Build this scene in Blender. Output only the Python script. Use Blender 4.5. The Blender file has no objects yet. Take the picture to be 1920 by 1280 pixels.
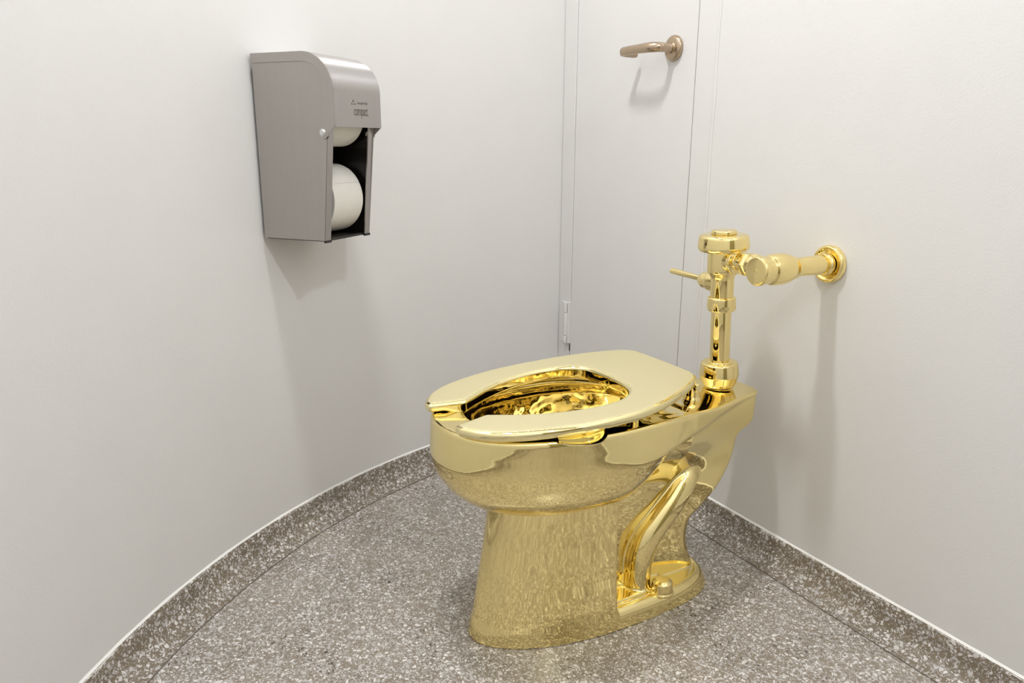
import bpy, math, random
import numpy as np
from mathutils import Matrix, Vector

# ------------------------------------------------------------------ camera
scn = bpy.context.scene
COL = scn.collection
CAM = (1.0479, -1.1613, 0.843)
PITCH, YAW, ROLL, FPX = 14.7278, 28.6693, 0.328, 1419.02
def _camera():
    th, yw, ro = map(math.radians, (PITCH, YAW, ROLL))
    d = Vector((-math.cos(yw)*math.cos(th), math.sin(yw)*math.cos(th), -math.sin(th)))
    r = d.cross(Vector((0, 0, 1))).normalized()
    u = r.cross(d)
    r2 = r*math.cos(ro) + u*math.sin(ro)
    u2 = u*math.cos(ro) - r*math.sin(ro)
    cd = bpy.data.cameras.new('camera'); cd.sensor_width = 36; cd.lens = FPX/1920*36
    cd.clip_start = .02
    o = bpy.data.objects.new('camera', cd); COL.objects.link(o)
    m = Matrix((r2, u2, -d)).transposed().to_4x4(); m.translation = CAM
    o.matrix_world = m
    scn.camera = o
_camera()

# ------------------------------------------------------------------ world, lights, exposure
w = bpy.data.worlds.new('world'); scn.world = w; w.use_nodes = True
w.node_tree.nodes['Background'].inputs[0].default_value = (.9, .93, 1, 1)
w.node_tree.nodes['Background'].inputs[1].default_value = .02
def area(name, loc, target, sx, sy, power, col):
    l = bpy.data.lights.new(name, 'AREA'); l.shape = 'RECTANGLE'; l.size = sx; l.size_y = sy
    l.energy = power; l.color = col
    o = bpy.data.objects.new(name, l); COL.objects.link(o); o.location = loc
    # all lamps look straight down, so the default orientation is right (size along x, size_y along y)
    return o
area('ceiling_lamp', (0.0, -.80, 2.36), (0.0, -.80, 0), .10, .18, 18.4, (.985, 1, 1.02))
area('ceiling_lamp_entry', (1.7, -.50, 2.36), (1.7, -.5, 0), .10, .13, 18.0, (.955, 1, 1.075))
area('ceiling_glow', (.75, -.75, 2.385), (.75, -.75, 0), 1.7, 1.0, 3.0, (.97, 1, 1.04))
scn.view_settings.view_transform = 'Standard'
scn.view_settings.look = 'None'
scn.view_settings.exposure = 0.0
scn.view_settings.gamma = 1.0
scn.view_settings.use_curve_mapping = False

# ------------------------------------------------------------------ materials
def newmat(name):
    m = bpy.data.materials.new(name); m.use_nodes = True
    nt = m.node_tree; b = nt.nodes['Principled BSDF']
    return m, nt, b
def N(nt, typ, **kw):
    n = nt.nodes.new(typ)
    for k, v in kw.items():
        if k.startswith('i_'):
            n.inputs[k[2:].replace('_', ' ')].default_value = v
        else: setattr(n, k, v)
    return n
def s2l(r, g, b):
    f = lambda c: (c/255/12.92) if c/255 <= .04045 else ((c/255+.055)/1.055)**2.4
    return (f(r), f(g), f(b), 1)

def mat_wall(name, col, rough=.55, bump=.12):
    m, nt, b = newmat(name)
    tc = N(nt, 'ShaderNodeTexCoord')
    n1 = N(nt, 'ShaderNodeTexNoise', i_Scale=260.0, i_Detail=4.0)
    n2 = N(nt, 'ShaderNodeTexNoise', i_Scale=9.0, i_Detail=4.0)
    n3 = N(nt, 'ShaderNodeTexNoise', i_Scale=70.0, i_Detail=3.0)
    for n in (n1, n2, n3): nt.links.new(tc.outputs['Object'], n.inputs['Vector'])
    mix = N(nt, 'ShaderNodeMix', data_type='RGBA', blend_type='MIX')
    mix.inputs['A'].default_value = col
    mix.inputs['B'].default_value = tuple(c*.955 for c in col[:3])+(1,)
    nt.links.new(n2.outputs['Fac'], mix.inputs['Factor'])
    nt.links.new(mix.outputs['Result'], b.inputs['Base Color'])
    add = N(nt, 'ShaderNodeMath', operation='MULTIPLY_ADD'); add.inputs[1].default_value = .6
    nt.links.new(n3.outputs['Fac'], add.inputs[0]); nt.links.new(n1.outputs['Fac'], add.inputs[2])
    bp = N(nt, 'ShaderNodeBump', i_Strength=bump, i_Distance=.002)
    nt.links.new(add.outputs[0], bp.inputs['Height']); nt.links.new(bp.outputs['Normal'], b.inputs['Normal'])
    b.inputs['Roughness'].default_value = rough
    return m

def mat_terrazzo(name, base, chip, dens=.5, scale=110, dark=True, rough=.32):
    m, nt, b = newmat(name)
    tc = N(nt, 'ShaderNodeTexCoord')
    wob = N(nt, 'ShaderNodeTexNoise', i_Scale=120.0, i_Detail=2.0)
    nt.links.new(tc.outputs['Object'], wob.inputs['Vector'])
    vm = N(nt, 'ShaderNodeMix', data_type='RGBA', blend_type='LINEAR_LIGHT'); vm.inputs['Factor'].default_value = .006
    nt.links.new(tc.outputs['Object'], vm.inputs['A']); nt.links.new(wob.outputs['Color'], vm.inputs['B'])
    def chips(sc, thr, soft, rmin, seedoff):
        mp = N(nt, 'ShaderNodeMapping'); mp.inputs['Location'].default_value = seedoff
        nt.links.new(vm.outputs['Result'], mp.inputs['Vector'])
        v = N(nt, 'ShaderNodeTexVoronoi', feature='F1', i_Scale=float(sc)); v.inputs['Randomness'].default_value = 1
        e = N(nt, 'ShaderNodeTexVoronoi', feature='DISTANCE_TO_EDGE', i_Scale=float(sc)); e.inputs['Randomness'].default_value = 1
        for q in (v, e): nt.links.new(mp.outputs['Vector'], q.inputs['Vector'])
        sep = N(nt, 'ShaderNodeSeparateColor'); nt.links.new(v.outputs['Color'], sep.inputs['Color'])
        # each cell: chosen? and its own margin width
        ch = N(nt, 'ShaderNodeMath', operation='LESS_THAN'); ch.inputs[1].default_value = thr
        nt.links.new(sep.outputs['Red'], ch.inputs[0])
        mr = N(nt, 'ShaderNodeMapRange'); mr.inputs['To Min'].default_value = rmin; mr.inputs['To Max'].default_value = rmin+.22
        nt.links.new(sep.outputs['Green'], mr.inputs['Value'])
        sub = N(nt, 'ShaderNodeMath', operation='SUBTRACT')
        nt.links.new(e.outputs['Distance'], sub.inputs[0]); nt.links.new(mr.outputs['Result'], sub.inputs[1])
        st = N(nt, 'ShaderNodeMapRange'); st.inputs['From Min'].default_value = 0; st.inputs['From Max'].default_value = soft
        nt.links.new(sub.outputs[0], st.inputs['Value'])
        mu = N(nt, 'ShaderNodeMath', operation='MULTIPLY')
        nt.links.new(st.outputs['Result'], mu.inputs[0]); nt.links.new(ch.outputs[0], mu.inputs[1])
        return mu.outputs[0], sep.outputs['Blue']
    big, bigv = chips(scale, dens, .05, .05, (0, 0, 0))
    sm, smv = chips(scale*2.1, dens*1.1, .08, .04, (3.1, 7.7, 1.3))
    cr = N(nt, 'ShaderNodeMix', data_type='RGBA')
    cr.inputs['A'].default_value = tuple(c*.62 for c in chip[:3])+(1,); cr.inputs['B'].default_value = chip
    nt.links.new(bigv, cr.inputs['Factor'])
    cs = N(nt, 'ShaderNodeMix', data_type='RGBA')
    cs.inputs['A'].default_value = tuple(c*.45 for c in chip[:3])+(1,); cs.inputs['B'].default_value = tuple(c*.9 for c in chip[:3])+(1,)
    nt.links.new(smv, cs.inputs['Factor'])
    m1 = N(nt, 'ShaderNodeMix', data_type='RGBA')
    bn = N(nt, 'ShaderNodeTexNoise', i_Scale=7.0, i_Detail=3.0); nt.links.new(tc.outputs['Object'], bn.inputs['Vector'])
    bm_ = N(nt, 'ShaderNodeMix', data_type='RGBA'); bm_.inputs['A'].default_value = tuple(c*.72 for c in base[:3])+(1,)
    bm_.inputs['B'].default_value = tuple(min(1, c*1.35) for c in base[:3])+(1,)
    nt.links.new(bn.outputs['Fac'], bm_.inputs['Factor'])
    nt.links.new(bm_.outputs['Result'], m1.inputs['A']); nt.links.new(cs.outputs['Result'], m1.inputs['B']); nt.links.new(sm, m1.inputs['Factor'])
    m2 = N(nt, 'ShaderNodeMix', data_type='RGBA')
    nt.links.new(m1.outputs['Result'], m2.inputs['A']); nt.links.new(cr.outputs['Result'], m2.inputs['B']); nt.links.new(big, m2.inputs['Factor'])
    out = m2.outputs['Result']
    if dark:
        dk, dv = chips(scale*1.5, .22, .06, .06, (9.4, 2.2, 5.0))
        cl = N(nt, 'ShaderNodeTexNoise', i_Scale=9.0, i_Detail=1.0); nt.links.new(tc.outputs['Object'], cl.inputs['Vector'])
        st = N(nt, 'ShaderNodeMapRange'); st.inputs['From Min'].default_value = .50; st.inputs['From Max'].default_value = .62
        nt.links.new(cl.outputs['Fac'], st.inputs['Value'])
        mu = N(nt, 'ShaderNodeMath', operation='MULTIPLY'); nt.links.new(dk, mu.inputs[0]); nt.links.new(st.outputs['Result'], mu.inputs[1])
        m3 = N(nt, 'ShaderNodeMix', data_type='RGBA'); m3.inputs['B'].default_value = s2l(62, 56, 50)
        nt.links.new(out, m3.inputs['A']); nt.links.new(mu.outputs[0], m3.inputs['Factor']); out = m3.outputs['Result']
    nt.links.new(out, b.inputs['Base Color'])
    b.inputs['Roughness'].default_value = rough
    return m

def mat_gold(name, col, rough, wav=0.0, wscale=14.0, grain=0.0):
    m, nt, b = newmat(name)
    b.inputs['Metallic'].default_value = 1
    b.inputs['Base Color'].default_value = col
    b.inputs['Roughness'].default_value = rough
    tc = N(nt, 'ShaderNodeTexCoord')
    last = None
    if wav:
        n = N(nt, 'ShaderNodeTexNoise', i_Scale=wscale, i_Detail=1.5); nt.links.new(tc.outputs['Object'], n.inputs['Vector'])
        bp = N(nt, 'ShaderNodeBump', i_Strength=1.0, i_Distance=wav); nt.links.new(n.outputs['Fac'], bp.inputs['Height'])
        last = bp
    if grain:
        n = N(nt, 'ShaderNodeTexNoise', i_Scale=420.0, i_Detail=2.0); nt.links.new(tc.outputs['Object'], n.inputs['Vector'])
        bp = N(nt, 'ShaderNodeBump', i_Strength=1.0, i_Distance=grain); nt.links.new(n.outputs['Fac'], bp.inputs['Height'])
        if last: nt.links.new(last.outputs['Normal'], bp.inputs['Normal'])
        last = bp
    if last: nt.links.new(last.outputs['Normal'], b.inputs['Normal'])
    return m

def mat_plain(name, col, rough=.5, metal=0.0):
    m, nt, b = newmat(name)
    tc = N(nt, 'ShaderNodeTexCoord')
    n = N(nt, 'ShaderNodeTexNoise', i_Scale=40.0, i_Detail=3.0); nt.links.new(tc.outputs['Object'], n.inputs['Vector'])
    mix = N(nt, 'ShaderNodeMix', data_type='RGBA')
    mix.inputs['A'].default_value = col; mix.inputs['B'].default_value = tuple(c*.9 for c in col[:3])+(1,)
    nt.links.new(n.outputs['Fac'], mix.inputs['Factor']); nt.links.new(mix.outputs['Result'], b.inputs['Base Color'])
    b.inputs['Roughness'].default_value = rough; b.inputs['Metallic'].default_value = metal
    return m

def mat_brushed(name, col, rough, axis):
    m, nt, b = newmat(name)
    tc = N(nt, 'ShaderNodeTexCoord'); mp = N(nt, 'ShaderNodeMapping')
    sc = [900.0, 900.0, 900.0]; sc[axis] = 6.0
    mp.inputs['Scale'].default_value = sc
    nt.links.new(tc.outputs['Object'], mp.inputs['Vector'])
    n = N(nt, 'ShaderNodeTexNoise', i_Scale=1.0, i_Detail=3.0); nt.links.new(mp.outputs['Vector'], n.inputs['Vector'])
    n2 = N(nt, 'ShaderNodeTexNoise', i_Scale=14.0, i_Detail=2.0); nt.links.new(tc.outputs['Object'], n2.inputs['Vector'])
    mr = N(nt, 'ShaderNodeMapRange'); mr.inputs['To Min'].default_value = rough-.06; mr.inputs['To Max'].default_value = rough+.10
    nt.links.new(n2.outputs['Fac'], mr.inputs['Value']); nt.links.new(mr.outputs['Result'], b.inputs['Roughness'])
    mix = N(nt, 'ShaderNodeMix', data_type='RGBA'); mix.inputs['A'].default_value = col; mix.inputs['B'].default_value = tuple(c*.86 for c in col[:3])+(1,)
    nt.links.new(n.outputs['Fac'], mix.inputs['Factor']); nt.links.new(mix.outputs['Result'], b.inputs['Base Color'])
    bp = N(nt, 'ShaderNodeBump', i_Strength=.25, i_Distance=.0003); nt.links.new(n.outputs['Fac'], bp.inputs['Height'])
    nt.links.new(bp.outputs['Normal'], b.inputs['Normal'])
    b.inputs['Metallic'].default_value = 1
    return m

WALL = mat_wall('wall_paint', s2l(225, 223, 220))
DOORM = mat_wall('door_paint', s2l(225, 223, 220), .42, .07)
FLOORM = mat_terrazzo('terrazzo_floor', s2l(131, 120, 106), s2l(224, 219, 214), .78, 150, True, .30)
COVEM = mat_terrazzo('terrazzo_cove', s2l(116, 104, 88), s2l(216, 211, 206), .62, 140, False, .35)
CAULK = mat_plain('caulk_white', s2l(240, 238, 232), .5)
SEAMM = mat_plain('seam_grey', s2l(105, 96, 86), .6)
GOLD = mat_gold('gold_cast', (.975, .82, .395, 1), .04, .0006, 16.0, .000012)
GOLDIN = mat_gold('gold_polished', (.985, .87, .48, 1), .03, .0003, 18.0)
GOLDV = mat_gold('gold_valve', (.96, .79, .37, 1), .035)
BRASS = mat_gold('aged_bronze', (.47, .365, .26, 1), .27, .0009, 60.0, .00006)
GOLDTOP = mat_gold('gold_satin_lit_top', (1.0, .915, .58, 1), .40, .0002, 18.0)  # satin finish; base colour paled to carry the ceiling light's highlight on the seat
GOLDIN2 = mat_gold('gold_rough_cast_inside', (.95, .79, .38, 1), .05, .0035, 24.0)
STEEL = mat_brushed('brushed_steel', (.47, .44, .42, 1), .30, 2)
STEELH = mat_brushed('brushed_steel_hood', (.58, .555, .54, 1), .40, 2)
def brushed_across(m, axis_world):
    nt = m.node_tree; b = nt.nodes['Principled BSDF']
    b.inputs['Anisotropic'].default_value = .97
    c = N(nt, 'ShaderNodeCombineXYZ')
    for i in range(3): c.inputs[i].default_value = axis_world[i]
    nt.links.new(c.outputs[0], b.inputs['Tangent'])
    for n in nt.nodes:
        if n.type == 'MAP_RANGE': n.inputs['To Min'].default_value = .36; n.inputs['To Max'].default_value = .42
brushed_across(STEELH, (-math.sin(math.radians(38.69)), math.cos(math.radians(38.69)), 0))
BLACK = mat_plain('black_plastic', s2l(24, 20, 17), .3)
PAPER = mat_plain('paper_white', s2l(240, 236, 228), .85)
CARD = mat_plain('roll_end_grey', s2l(190, 182, 176), .85)
INK = mat_plain('etched_grey', s2l(104, 97, 88), .6)
SCREW = mat_plain('screw_steel', (.75, .76, .76, 1), .22, 1.0)
GAPM = mat_plain('dark_gap', s2l(60, 54, 46), .8)

# ------------------------------------------------------------------ helpers
def tag(o, label=None, cat=None, kind=None, group=None):
    if label: o['label'] = label
    if cat: o['category'] = cat
    if kind: o['kind'] = kind
    if group: o['group'] = group
    return o
def mesh(name, verts, faces, mat, parent=None, smooth=False, loc=None):
    me = bpy.data.meshes.new(name)
    me.from_pydata([tuple(map(float, v)) for v in verts], [], [tuple(map(int, f)) for f in faces])
    me.update()
    if smooth:
        me.polygons.foreach_set('use_smooth', [True]*len(me.polygons))
    if mat: me.materials.append(mat)
    o = bpy.data.objects.new(name, me); COL.objects.link(o)
    if parent: o.parent = parent
    if loc: o.location = loc
    return o
def empty(name, loc, rz=0):
    o = bpy.data.objects.new(name, None); COL.objects.link(o); o.location = loc; o.rotation_euler = (0, 0, rz)
    o.empty_display_size = .05
    return o
def autosmooth(o, ang=35):
    me = o.data
    me.polygons.foreach_set('use_smooth', [True]*len(me.polygons))
    me.set_sharp_from_angle(angle=math.radians(ang))
def bevel(o, wd, seg=2, ang=40):
    md = o.modifiers.new('bevel', 'BEVEL'); md.width = wd; md.segments = seg; md.limit_method = 'ANGLE'; md.angle_limit = math.radians(ang)
    o.data.polygons.foreach_set('use_smooth', [True]*len(o.data.polygons))
    md.harden_normals = True
def box(name, lo, hi, mat, parent=None, bev=0, seg=2):
    x0, y0, z0 = lo; x1, y1, z1 = hi
    v = [(x0, y0, z0), (x1, y0, z0), (x1, y1, z0), (x0, y1, z0), (x0, y0, z1), (x1, y0, z1), (x1, y1, z1), (x0, y1, z1)]
    f = [(0, 3, 2, 1), (4, 5, 6, 7), (0, 1, 5, 4), (1, 2, 6, 5), (2, 3, 7, 6), (3, 0, 4, 7)]
    o = mesh(name, v, f, mat, parent)
    if bev: bevel(o, bev, seg)
    return o
def frame_of(axis):
    a = Vector(axis).normalized()
    t = Vector((0, 0, 1)) if abs(a.z) < .9 else Vector((1, 0, 0))
    x = a.cross(t).normalized(); y = a.cross(x)
    return a, x, y
def round_profile(pts, r=.0015, n=4):
    """round the corners of an (radius, height) polyline"""
    out = [pts[0]]
    for i in range(1, len(pts)-1):
        p0, p1, p2 = map(np.array, (pts[i-1], pts[i], pts[i+1]))
        l0, l1 = np.linalg.norm(p0-p1), np.linalg.norm(p2-p1)
        if min(l0, l1) < 1e-6: continue
        k = min(r, l0*.45, l1*.45)
        a = p1+(p0-p1)/l0*k; c = p1+(p2-p1)/l1*k
        for j in range(n+1):
            t = j/n
            out.append(tuple((1-t)**2*a+2*t*(1-t)*p1+t*t*c))
    out.append(pts[-1])
    return out
def lathe(name, origin, axis, prof, mat, parent=None, seg=64, r=.0015, ang=60):
    """prof: (radius, distance along axis)"""
    prof = round_profile(prof, r)
    a, x, y = frame_of(axis); o = Vector(origin)
    vs, fs = [], []
    for (rad, h) in prof:
        for k in range(seg):
            t = 2*math.pi*k/seg
            vs.append(o+a*h+(x*math.cos(t)+y*math.sin(t))*rad)
    n = len(prof)
    for i in range(n-1):
        for k in range(seg):
            fs.append((i*seg+k, i*seg+(k+1) % seg, (i+1)*seg+(k+1) % seg, (i+1)*seg+k))
    fs.append(tuple(range(seg))[::-1]); fs.append(tuple((n-1)*seg+k for k in range(seg)))
    ob = mesh(name, vs, fs, mat, parent)
    fix_normals(ob); autosmooth(ob, ang)
    return ob
def fix_normals(o):
    import bmesh
    bm = bmesh.new(); bm.from_mesh(o.data); bmesh.ops.recalc_face_normals(bm, faces=bm.faces); bm.to_mesh(o.data); bm.free()
def sweep(name, pts, rads, mat, parent=None, seg=24, squash=None, sub=8):
    """smooth tube through pts; squash=(sx, sz) scales the section"""
    P = np.array(pts, float); R = np.array(rads, float)
    Q, RR = [], []
    n = len(P)
    for i in range(n-1):
        p0 = P[max(i-1, 0)]; p1 = P[i]; p2 = P[i+1]; p3 = P[min(i+2, n-1)]
        for j in range(sub):
            t = j/sub
            Q.append(.5*((2*p1)+(-p0+p2)*t+(2*p0-5*p1+4*p2-p3)*t*t+(-p0+3*p1-3*p2+p3)*t**3)); RR.append(R[i]+(R[i+1]-R[i])*(t*t*(3-2*t)))
    Q.append(P[-1]); RR.append(R[-1]); Q = np.array(Q)
    up = np.array((0, 0, 1.)); vs, fs = [], []
    for i in range(len(Q)):
        T = Q[min(i+1, len(Q)-1)]-Q[max(i-1, 0)]; T /= np.linalg.norm(T)
        X = np.cross(T, up)
        if np.linalg.norm(X) < 1e-3: X = np.array((1., 0, 0))
        X /= np.linalg.norm(X); Y = np.cross(X, T)
        sx, sy = squash or (1, 1)
        for k in range(seg):
            a = 2*math.pi*k/seg
            vs.append(Q[i]+X*math.cos(a)*RR[i]*sx+Y*math.sin(a)*RR[i]*sy)
    for i in range(len(Q)-1):
        for k in range(seg): fs.append((i*seg+k, i*seg+(k+1) % seg, (i+1)*seg+(k+1) % seg, (i+1)*seg+k))
    fs.append(tuple(range(seg))[::-1]); fs.append(tuple((len(Q)-1)*seg+k for k in range(seg)))
    o = mesh(name, vs, fs, mat, parent); fix_normals(o); autosmooth(o, 60); return o

# ------------------------------------------------------------------ structure
CC = np.array((.75505, .01334)); CR = 1.5404
ZC = .0565                        # height of the terrazzo cove
HT = 2.4
XR = 2.05
a0 = math.pi+math.asin(CC[1]/CR)  # where the round wall meets the back wall (y=0)
a1 = 2*math.pi-math.acos((XR-CC[0])/CR)
NA = 96
arc = [a0+(a1-a0)*i/NA for i in range(NA+1)]
def ring(r): return [(CC[0]+r*math.cos(t), CC[1]+r*math.sin(t)) for t in arc]

# floor (whole footprint of the room)
def floor():
    poly = ring(CR+.02)+[(XR+.02, .02), (-.82, .02)]
    o = mesh('floor', [(x, y, 0) for x, y in poly], [tuple(range(len(poly)))], FLOORM)
    tag(o, 'grey brown speckled terrazzo floor around the toilet', kind='structure')
    o = mesh('ceiling', [(x, y, HT) for x, y in poly], [tuple(range(len(poly)))[::-1]], WALL)
    tag(o, 'white ceiling above the room', kind='structure')
floor()
def wall_strip(name, xy, z0, z1, mat, label, thick=.04, outward=None, smooth=True):
    """vertical wall along a plan polyline; inner face on xy, thickness outward"""
    n = len(xy); v = []
    for (p, q_) in zip(xy, outward):
        v += [(p[0], p[1], z0), (p[0], p[1], z1), (q_[0], q_[1], z0), (q_[0], q_[1], z1)]
    f = []
    for i in range(n-1):
        a, b = i*4, (i+1)*4
        f += [(a, b, b+1, a+1), (a+2, a+3, b+3, b+2), (a+1, b+1, b+3, a+3), (a, a+2, b+2, b)]
    f += [(0, 1, 3, 2), ((n-1)*4, (n-1)*4+2, (n-1)*4+3, (n-1)*4+1)]
    o = mesh(name, v, f, mat); fix_normals(o); autosmooth(o, 30)
    tag(o, label, kind='structure'); return o
wall_strip('wall_left', ring(CR), 0, HT, WALL, 'curved white plaster wall sweeping round from the left', outward=ring(CR+.04))
# back wall with an opening for the narrow door: built of three solid pieces joined in one mesh
DX0, DX1, DZ0, DZ1 = -.724, -.2635, .09, 2.02
FX0, FX1 = -.784, -.202
def backwall():
    v, f = [], []
    def bx(x0, x1, z0, z1, y0=0.0, y1=.06):
        k = len(v)
        v.extend([(x0, y0, z0), (x1, y0, z0), (x1, y1, z0), (x0, y1, z0), (x0, y0, z1), (x1, y0, z1), (x1, y1, z1), (x0, y1, z1)])
        f.extend([tuple(k+i for i in q) for q in ((0, 3, 2, 1), (4, 5, 6, 7), (0, 1, 5, 4), (1, 2, 6, 5), (2, 3, 7, 6), (3, 0, 4, 7))])
    bx(-.84, FX0, 0, HT); bx(FX1, XR+.04, 0, HT); bx(FX0, FX1, DZ1+.06, HT); bx(FX0, FX1, 0, DZ0-.03)
    o = mesh('wall_back', v, f, WALL); tag(o, 'flat white painted wall behind the toilet with the pipe coming out', kind='structure')
backwall()
o = box('wall_right', (XR, -.86, 0), (XR+.04, .06, HT), WALL); tag(o, 'flat white wall closing the room behind the camera', kind='structure')
# door frame trim (slightly proud), around the door
def trim(name, x0, x1, z0, z1, label, y=-.0035):
    o = box(name, (x0, y, z0), (x1, .055, z1), DOORM, bev=.002); tag(o, label, kind='structure'); return o
trim('trim_1', FX0, DX0-.0012, DZ0-.03, DZ1+.06, 'white painted metal door jamb on the hinge side next to the curved wall')
trim('trim_2', DX1+.0014, FX1, DZ0-.03, DZ1+.06, 'white painted metal door jamb on the handle side')
trim('trim_3', DX0, DX1, DZ1+.0015, DZ1+.06, 'white painted head of the door frame above the narrow door')
trim('trim_4', DX0, DX1, DZ0-.03, DZ0-.0015, 'white painted sill of the door frame under the narrow door')
# caulk bead along handle side jamb
def bead():
    rnd = random.Random(4); v, f = [], []
    n = 90
    for i in range(n):
        z = DZ0-.03+(DZ1+.09-DZ0)*i/(n-1)
        wv = .0022+.0008*rnd.random()
        x = FX1+.001*math.sin(i*.7)
        for (dx, dy) in ((-wv, -.0030), (0, -.0045-.0006*rnd.random()), (wv, -.0004)): v.append((x+dx, dy, z))
    for i in range(n-1):
        a = i*3; f += [(a, a+1, a+4, a+3), (a+1, a+2, a+5, a+4)]
    o = mesh('trim_5', v, f, DOORM, smooth=True); tag(o, 'rough painted caulk line beside the door jamb', kind='structure')
bead()
# door leaf
door = empty('door_1', (DX0, 0, DZ0)); tag(door, 'narrow white painted metal door with a bronze lever handle', kind='structure')
def child_box(name, lo, hi, mat, parent, bev=0, seg=2):
    P = parent
    off = Vector((0, 0, 0)); q = P
    while q: off += q.location; q = q.parent
    lo = Vector(lo)-off; hi = Vector(hi)-off
    return box(name, lo, hi, mat, parent, bev, seg)
leaf = child_box('door_leaf', (DX0+.0012, -.0025, DZ0), (DX1-.0012, .04, DZ1), DOORM, door, .0015)
gap = child_box('gap_backing', (DX0-.006, .02, DZ0-.006), (DX1+.006, .05, DZ1+.006), GAPM, door)
# hinge at the left edge of the door
def at_child(o, parent):   # shift mesh so that world coordinates stay
    q = parent; off = Vector((0, 0, 0))
    while q: off += q.location; q = q.parent
    for v in o.data.vertices: v.co -= off
hx = DX0-.012
hinge = child_box('hinge', (hx-.030, -.0065, .283), (hx-.002, -.001, .402), DOORM, door, .001)
leafp = child_box('hinge_leaf', (hx-.003, -.010, .285), (hx+.0135, -.001, .404), DOORM, hinge, .001)
for (z0, z1) in ((.2855, .304), (.374, .4005)):
    child_box('hinge_gap', (hx+.0050, -.0103, z0), (hx+.0062, -.0095, z1), GAPM, hinge)
child_box('paint_chip', (DX0-.0018, -.0038, .262), (DX0+.0012, -.0022, .281), GAPM, door)
for (z0, z1) in ((.284, .305), (.307, .372), (.374, .403)):
    kn = lathe('knuckle', (hx-.001, -.0095, z0), (0, 0, 1), [(0.0005, 0), (.0062, 0), (.0062, z1-z0), (.0005, z1-z0)], DOORM, hinge, seg=20, r=.0008)
    at_child(kn, hinge)
# lever handle
def lever():
    hx_, hz = -.3335, 1.0445
    ros = lathe('door_handle', (hx_, -.0025, hz), (0, -1, 0), [(.0005, 0), (.0262, 0), (.0272, .003), (.0262, .0085), (.021, .0115), (.0125, .0125), (.012, .014), (.0005, .014)], BRASS, door, seg=56, r=.002)
    at_child(ros, door); tag(ros, 'worn bronze lever handle with round rose')
    neck = lathe('neck', (hx_, -.014, hz), (0, -1, 0), [(.0005, 0), (.0108, 0), (.0108, .006), (.0095, .010), (.0095, .030), (.0005, .030)], BRASS, ros, seg=36)
    at_child(neck, ros)
    pts = [(hx_+.000, -.034, hz), (hx_-.001, -.047, hz), (hx_-.010, -.0575, hz), (hx_-.024, -.0615, hz), (hx_-.050, -.0625, hz), (hx_-.085, -.062, hz), (hx_-.110, -.061, hz), (hx_-.1175, -.0605, hz)]
    lv = sweep('lever', pts, [.0092, .0098, .0102, .0100, .0095, .0095, .0092, .0055], BRASS, ros, squash=(.85, 1.05))
    at_child(lv, ros)
    pts = [(hx_-.1165, -.060, hz-.002), (hx_-.1155, -.048, hz-.003), (hx_-.112, -.030, hz-.004), (hx_-.109, -.022, hz-.004)]
    rt = sweep('lever_return', pts, [.0075, .0080, .0078, .0060], BRASS, ros)
    at_child(rt, ros)
lever()
# terrazzo cove (quarter round) along the round wall and the back wall
def cove_profile():
    # (distance from wall into the room, height)
    pr = [(.0045, ZC+.001), (.0065, ZC-.004)]
    for i in range(9):
        t = i/8*math.pi/2
        pr.append((.049-.040*math.cos(t), .046-.0452*math.sin(t)+.0002))
    pr.append((.0515, .0006))
    return pr
CP = cove_profile()
def cove_mesh(name, basepts, inn, label):
    v, f = [], []; m = len(CP)
    for (p, nrm) in zip(basepts, inn):
        for (d, z) in CP: v.append((p[0]+nrm[0]*d, p[1]+nrm[1]*d, z))
        v.append((p[0]-nrm[0]*.002, p[1]-nrm[1]*.002, ZC+.001)); v.append((p[0]-nrm[0]*.002, p[1]-nrm[1]*.002, .0))
        v.append((p[0]+nrm[0]*.0515, p[1]+nrm[1]*.0515, 0))
    mm = m+3
    for i in range(len(basepts)-1):
        a, b = i*mm, (i+1)*mm
        ring_ = list(range(m))+[m+2, m+1, m]
        for j in range(len(ring_)):
            j0, j1 = ring_[j], ring_[(j+1) % len(ring_)]
            f.append((a+j0, b+j0, b+j1, a+j1))
    o = mesh(name, v, f, COVEM); fix_normals(o); autosmooth(o, 40); tag(o, label, kind='structure'); return o
# inner corner where both coves meet is mitred by letting both run into it
inward = [(-math.cos(t), -math.sin(t)) for t in arc]
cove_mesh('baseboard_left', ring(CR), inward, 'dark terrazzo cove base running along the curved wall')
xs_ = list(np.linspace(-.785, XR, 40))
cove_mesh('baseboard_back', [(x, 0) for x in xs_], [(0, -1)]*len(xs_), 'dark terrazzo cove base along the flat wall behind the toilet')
# white caulk line on top of the cove
def caulk_line(name, pts, inn, label):
    rnd = random.Random(9); v, f = [], []
    for i, (p, nn) in enumerate(zip(pts, inn)):
        w_ = .0042+.0010*rnd.random(); h = .0018+.0012*rnd.random()
        for (d, z) in ((0, ZC+h+.002), (w_*.55, ZC+h*.75), (w_, ZC-.0005), (w_*.6, ZC-.002), (0, ZC-.002)):
            v.append((p[0]+nn[0]*d, p[1]+nn[1]*d, z))
    for i in range(len(pts)-1):
        a, b = i*5, (i+1)*5
        for j in range(5): f.append((a+j, b+j, b+(j+1) % 5, a+(j+1) % 5))
    o = mesh(name, v, f, CAULK); fix_normals(o); autosmooth(o, 60); tag(o, label, kind='structure')
caulk_line('trim_6', ring(CR-.0005), inward, 'white caulk line on top of the curved cove base')
caulk_line('trim_7', [(x, -.0005) for x in np.linspace(-.785, XR, 120)], [(0, -1)]*120, 'white caulk line on top of the straight cove base')
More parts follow.
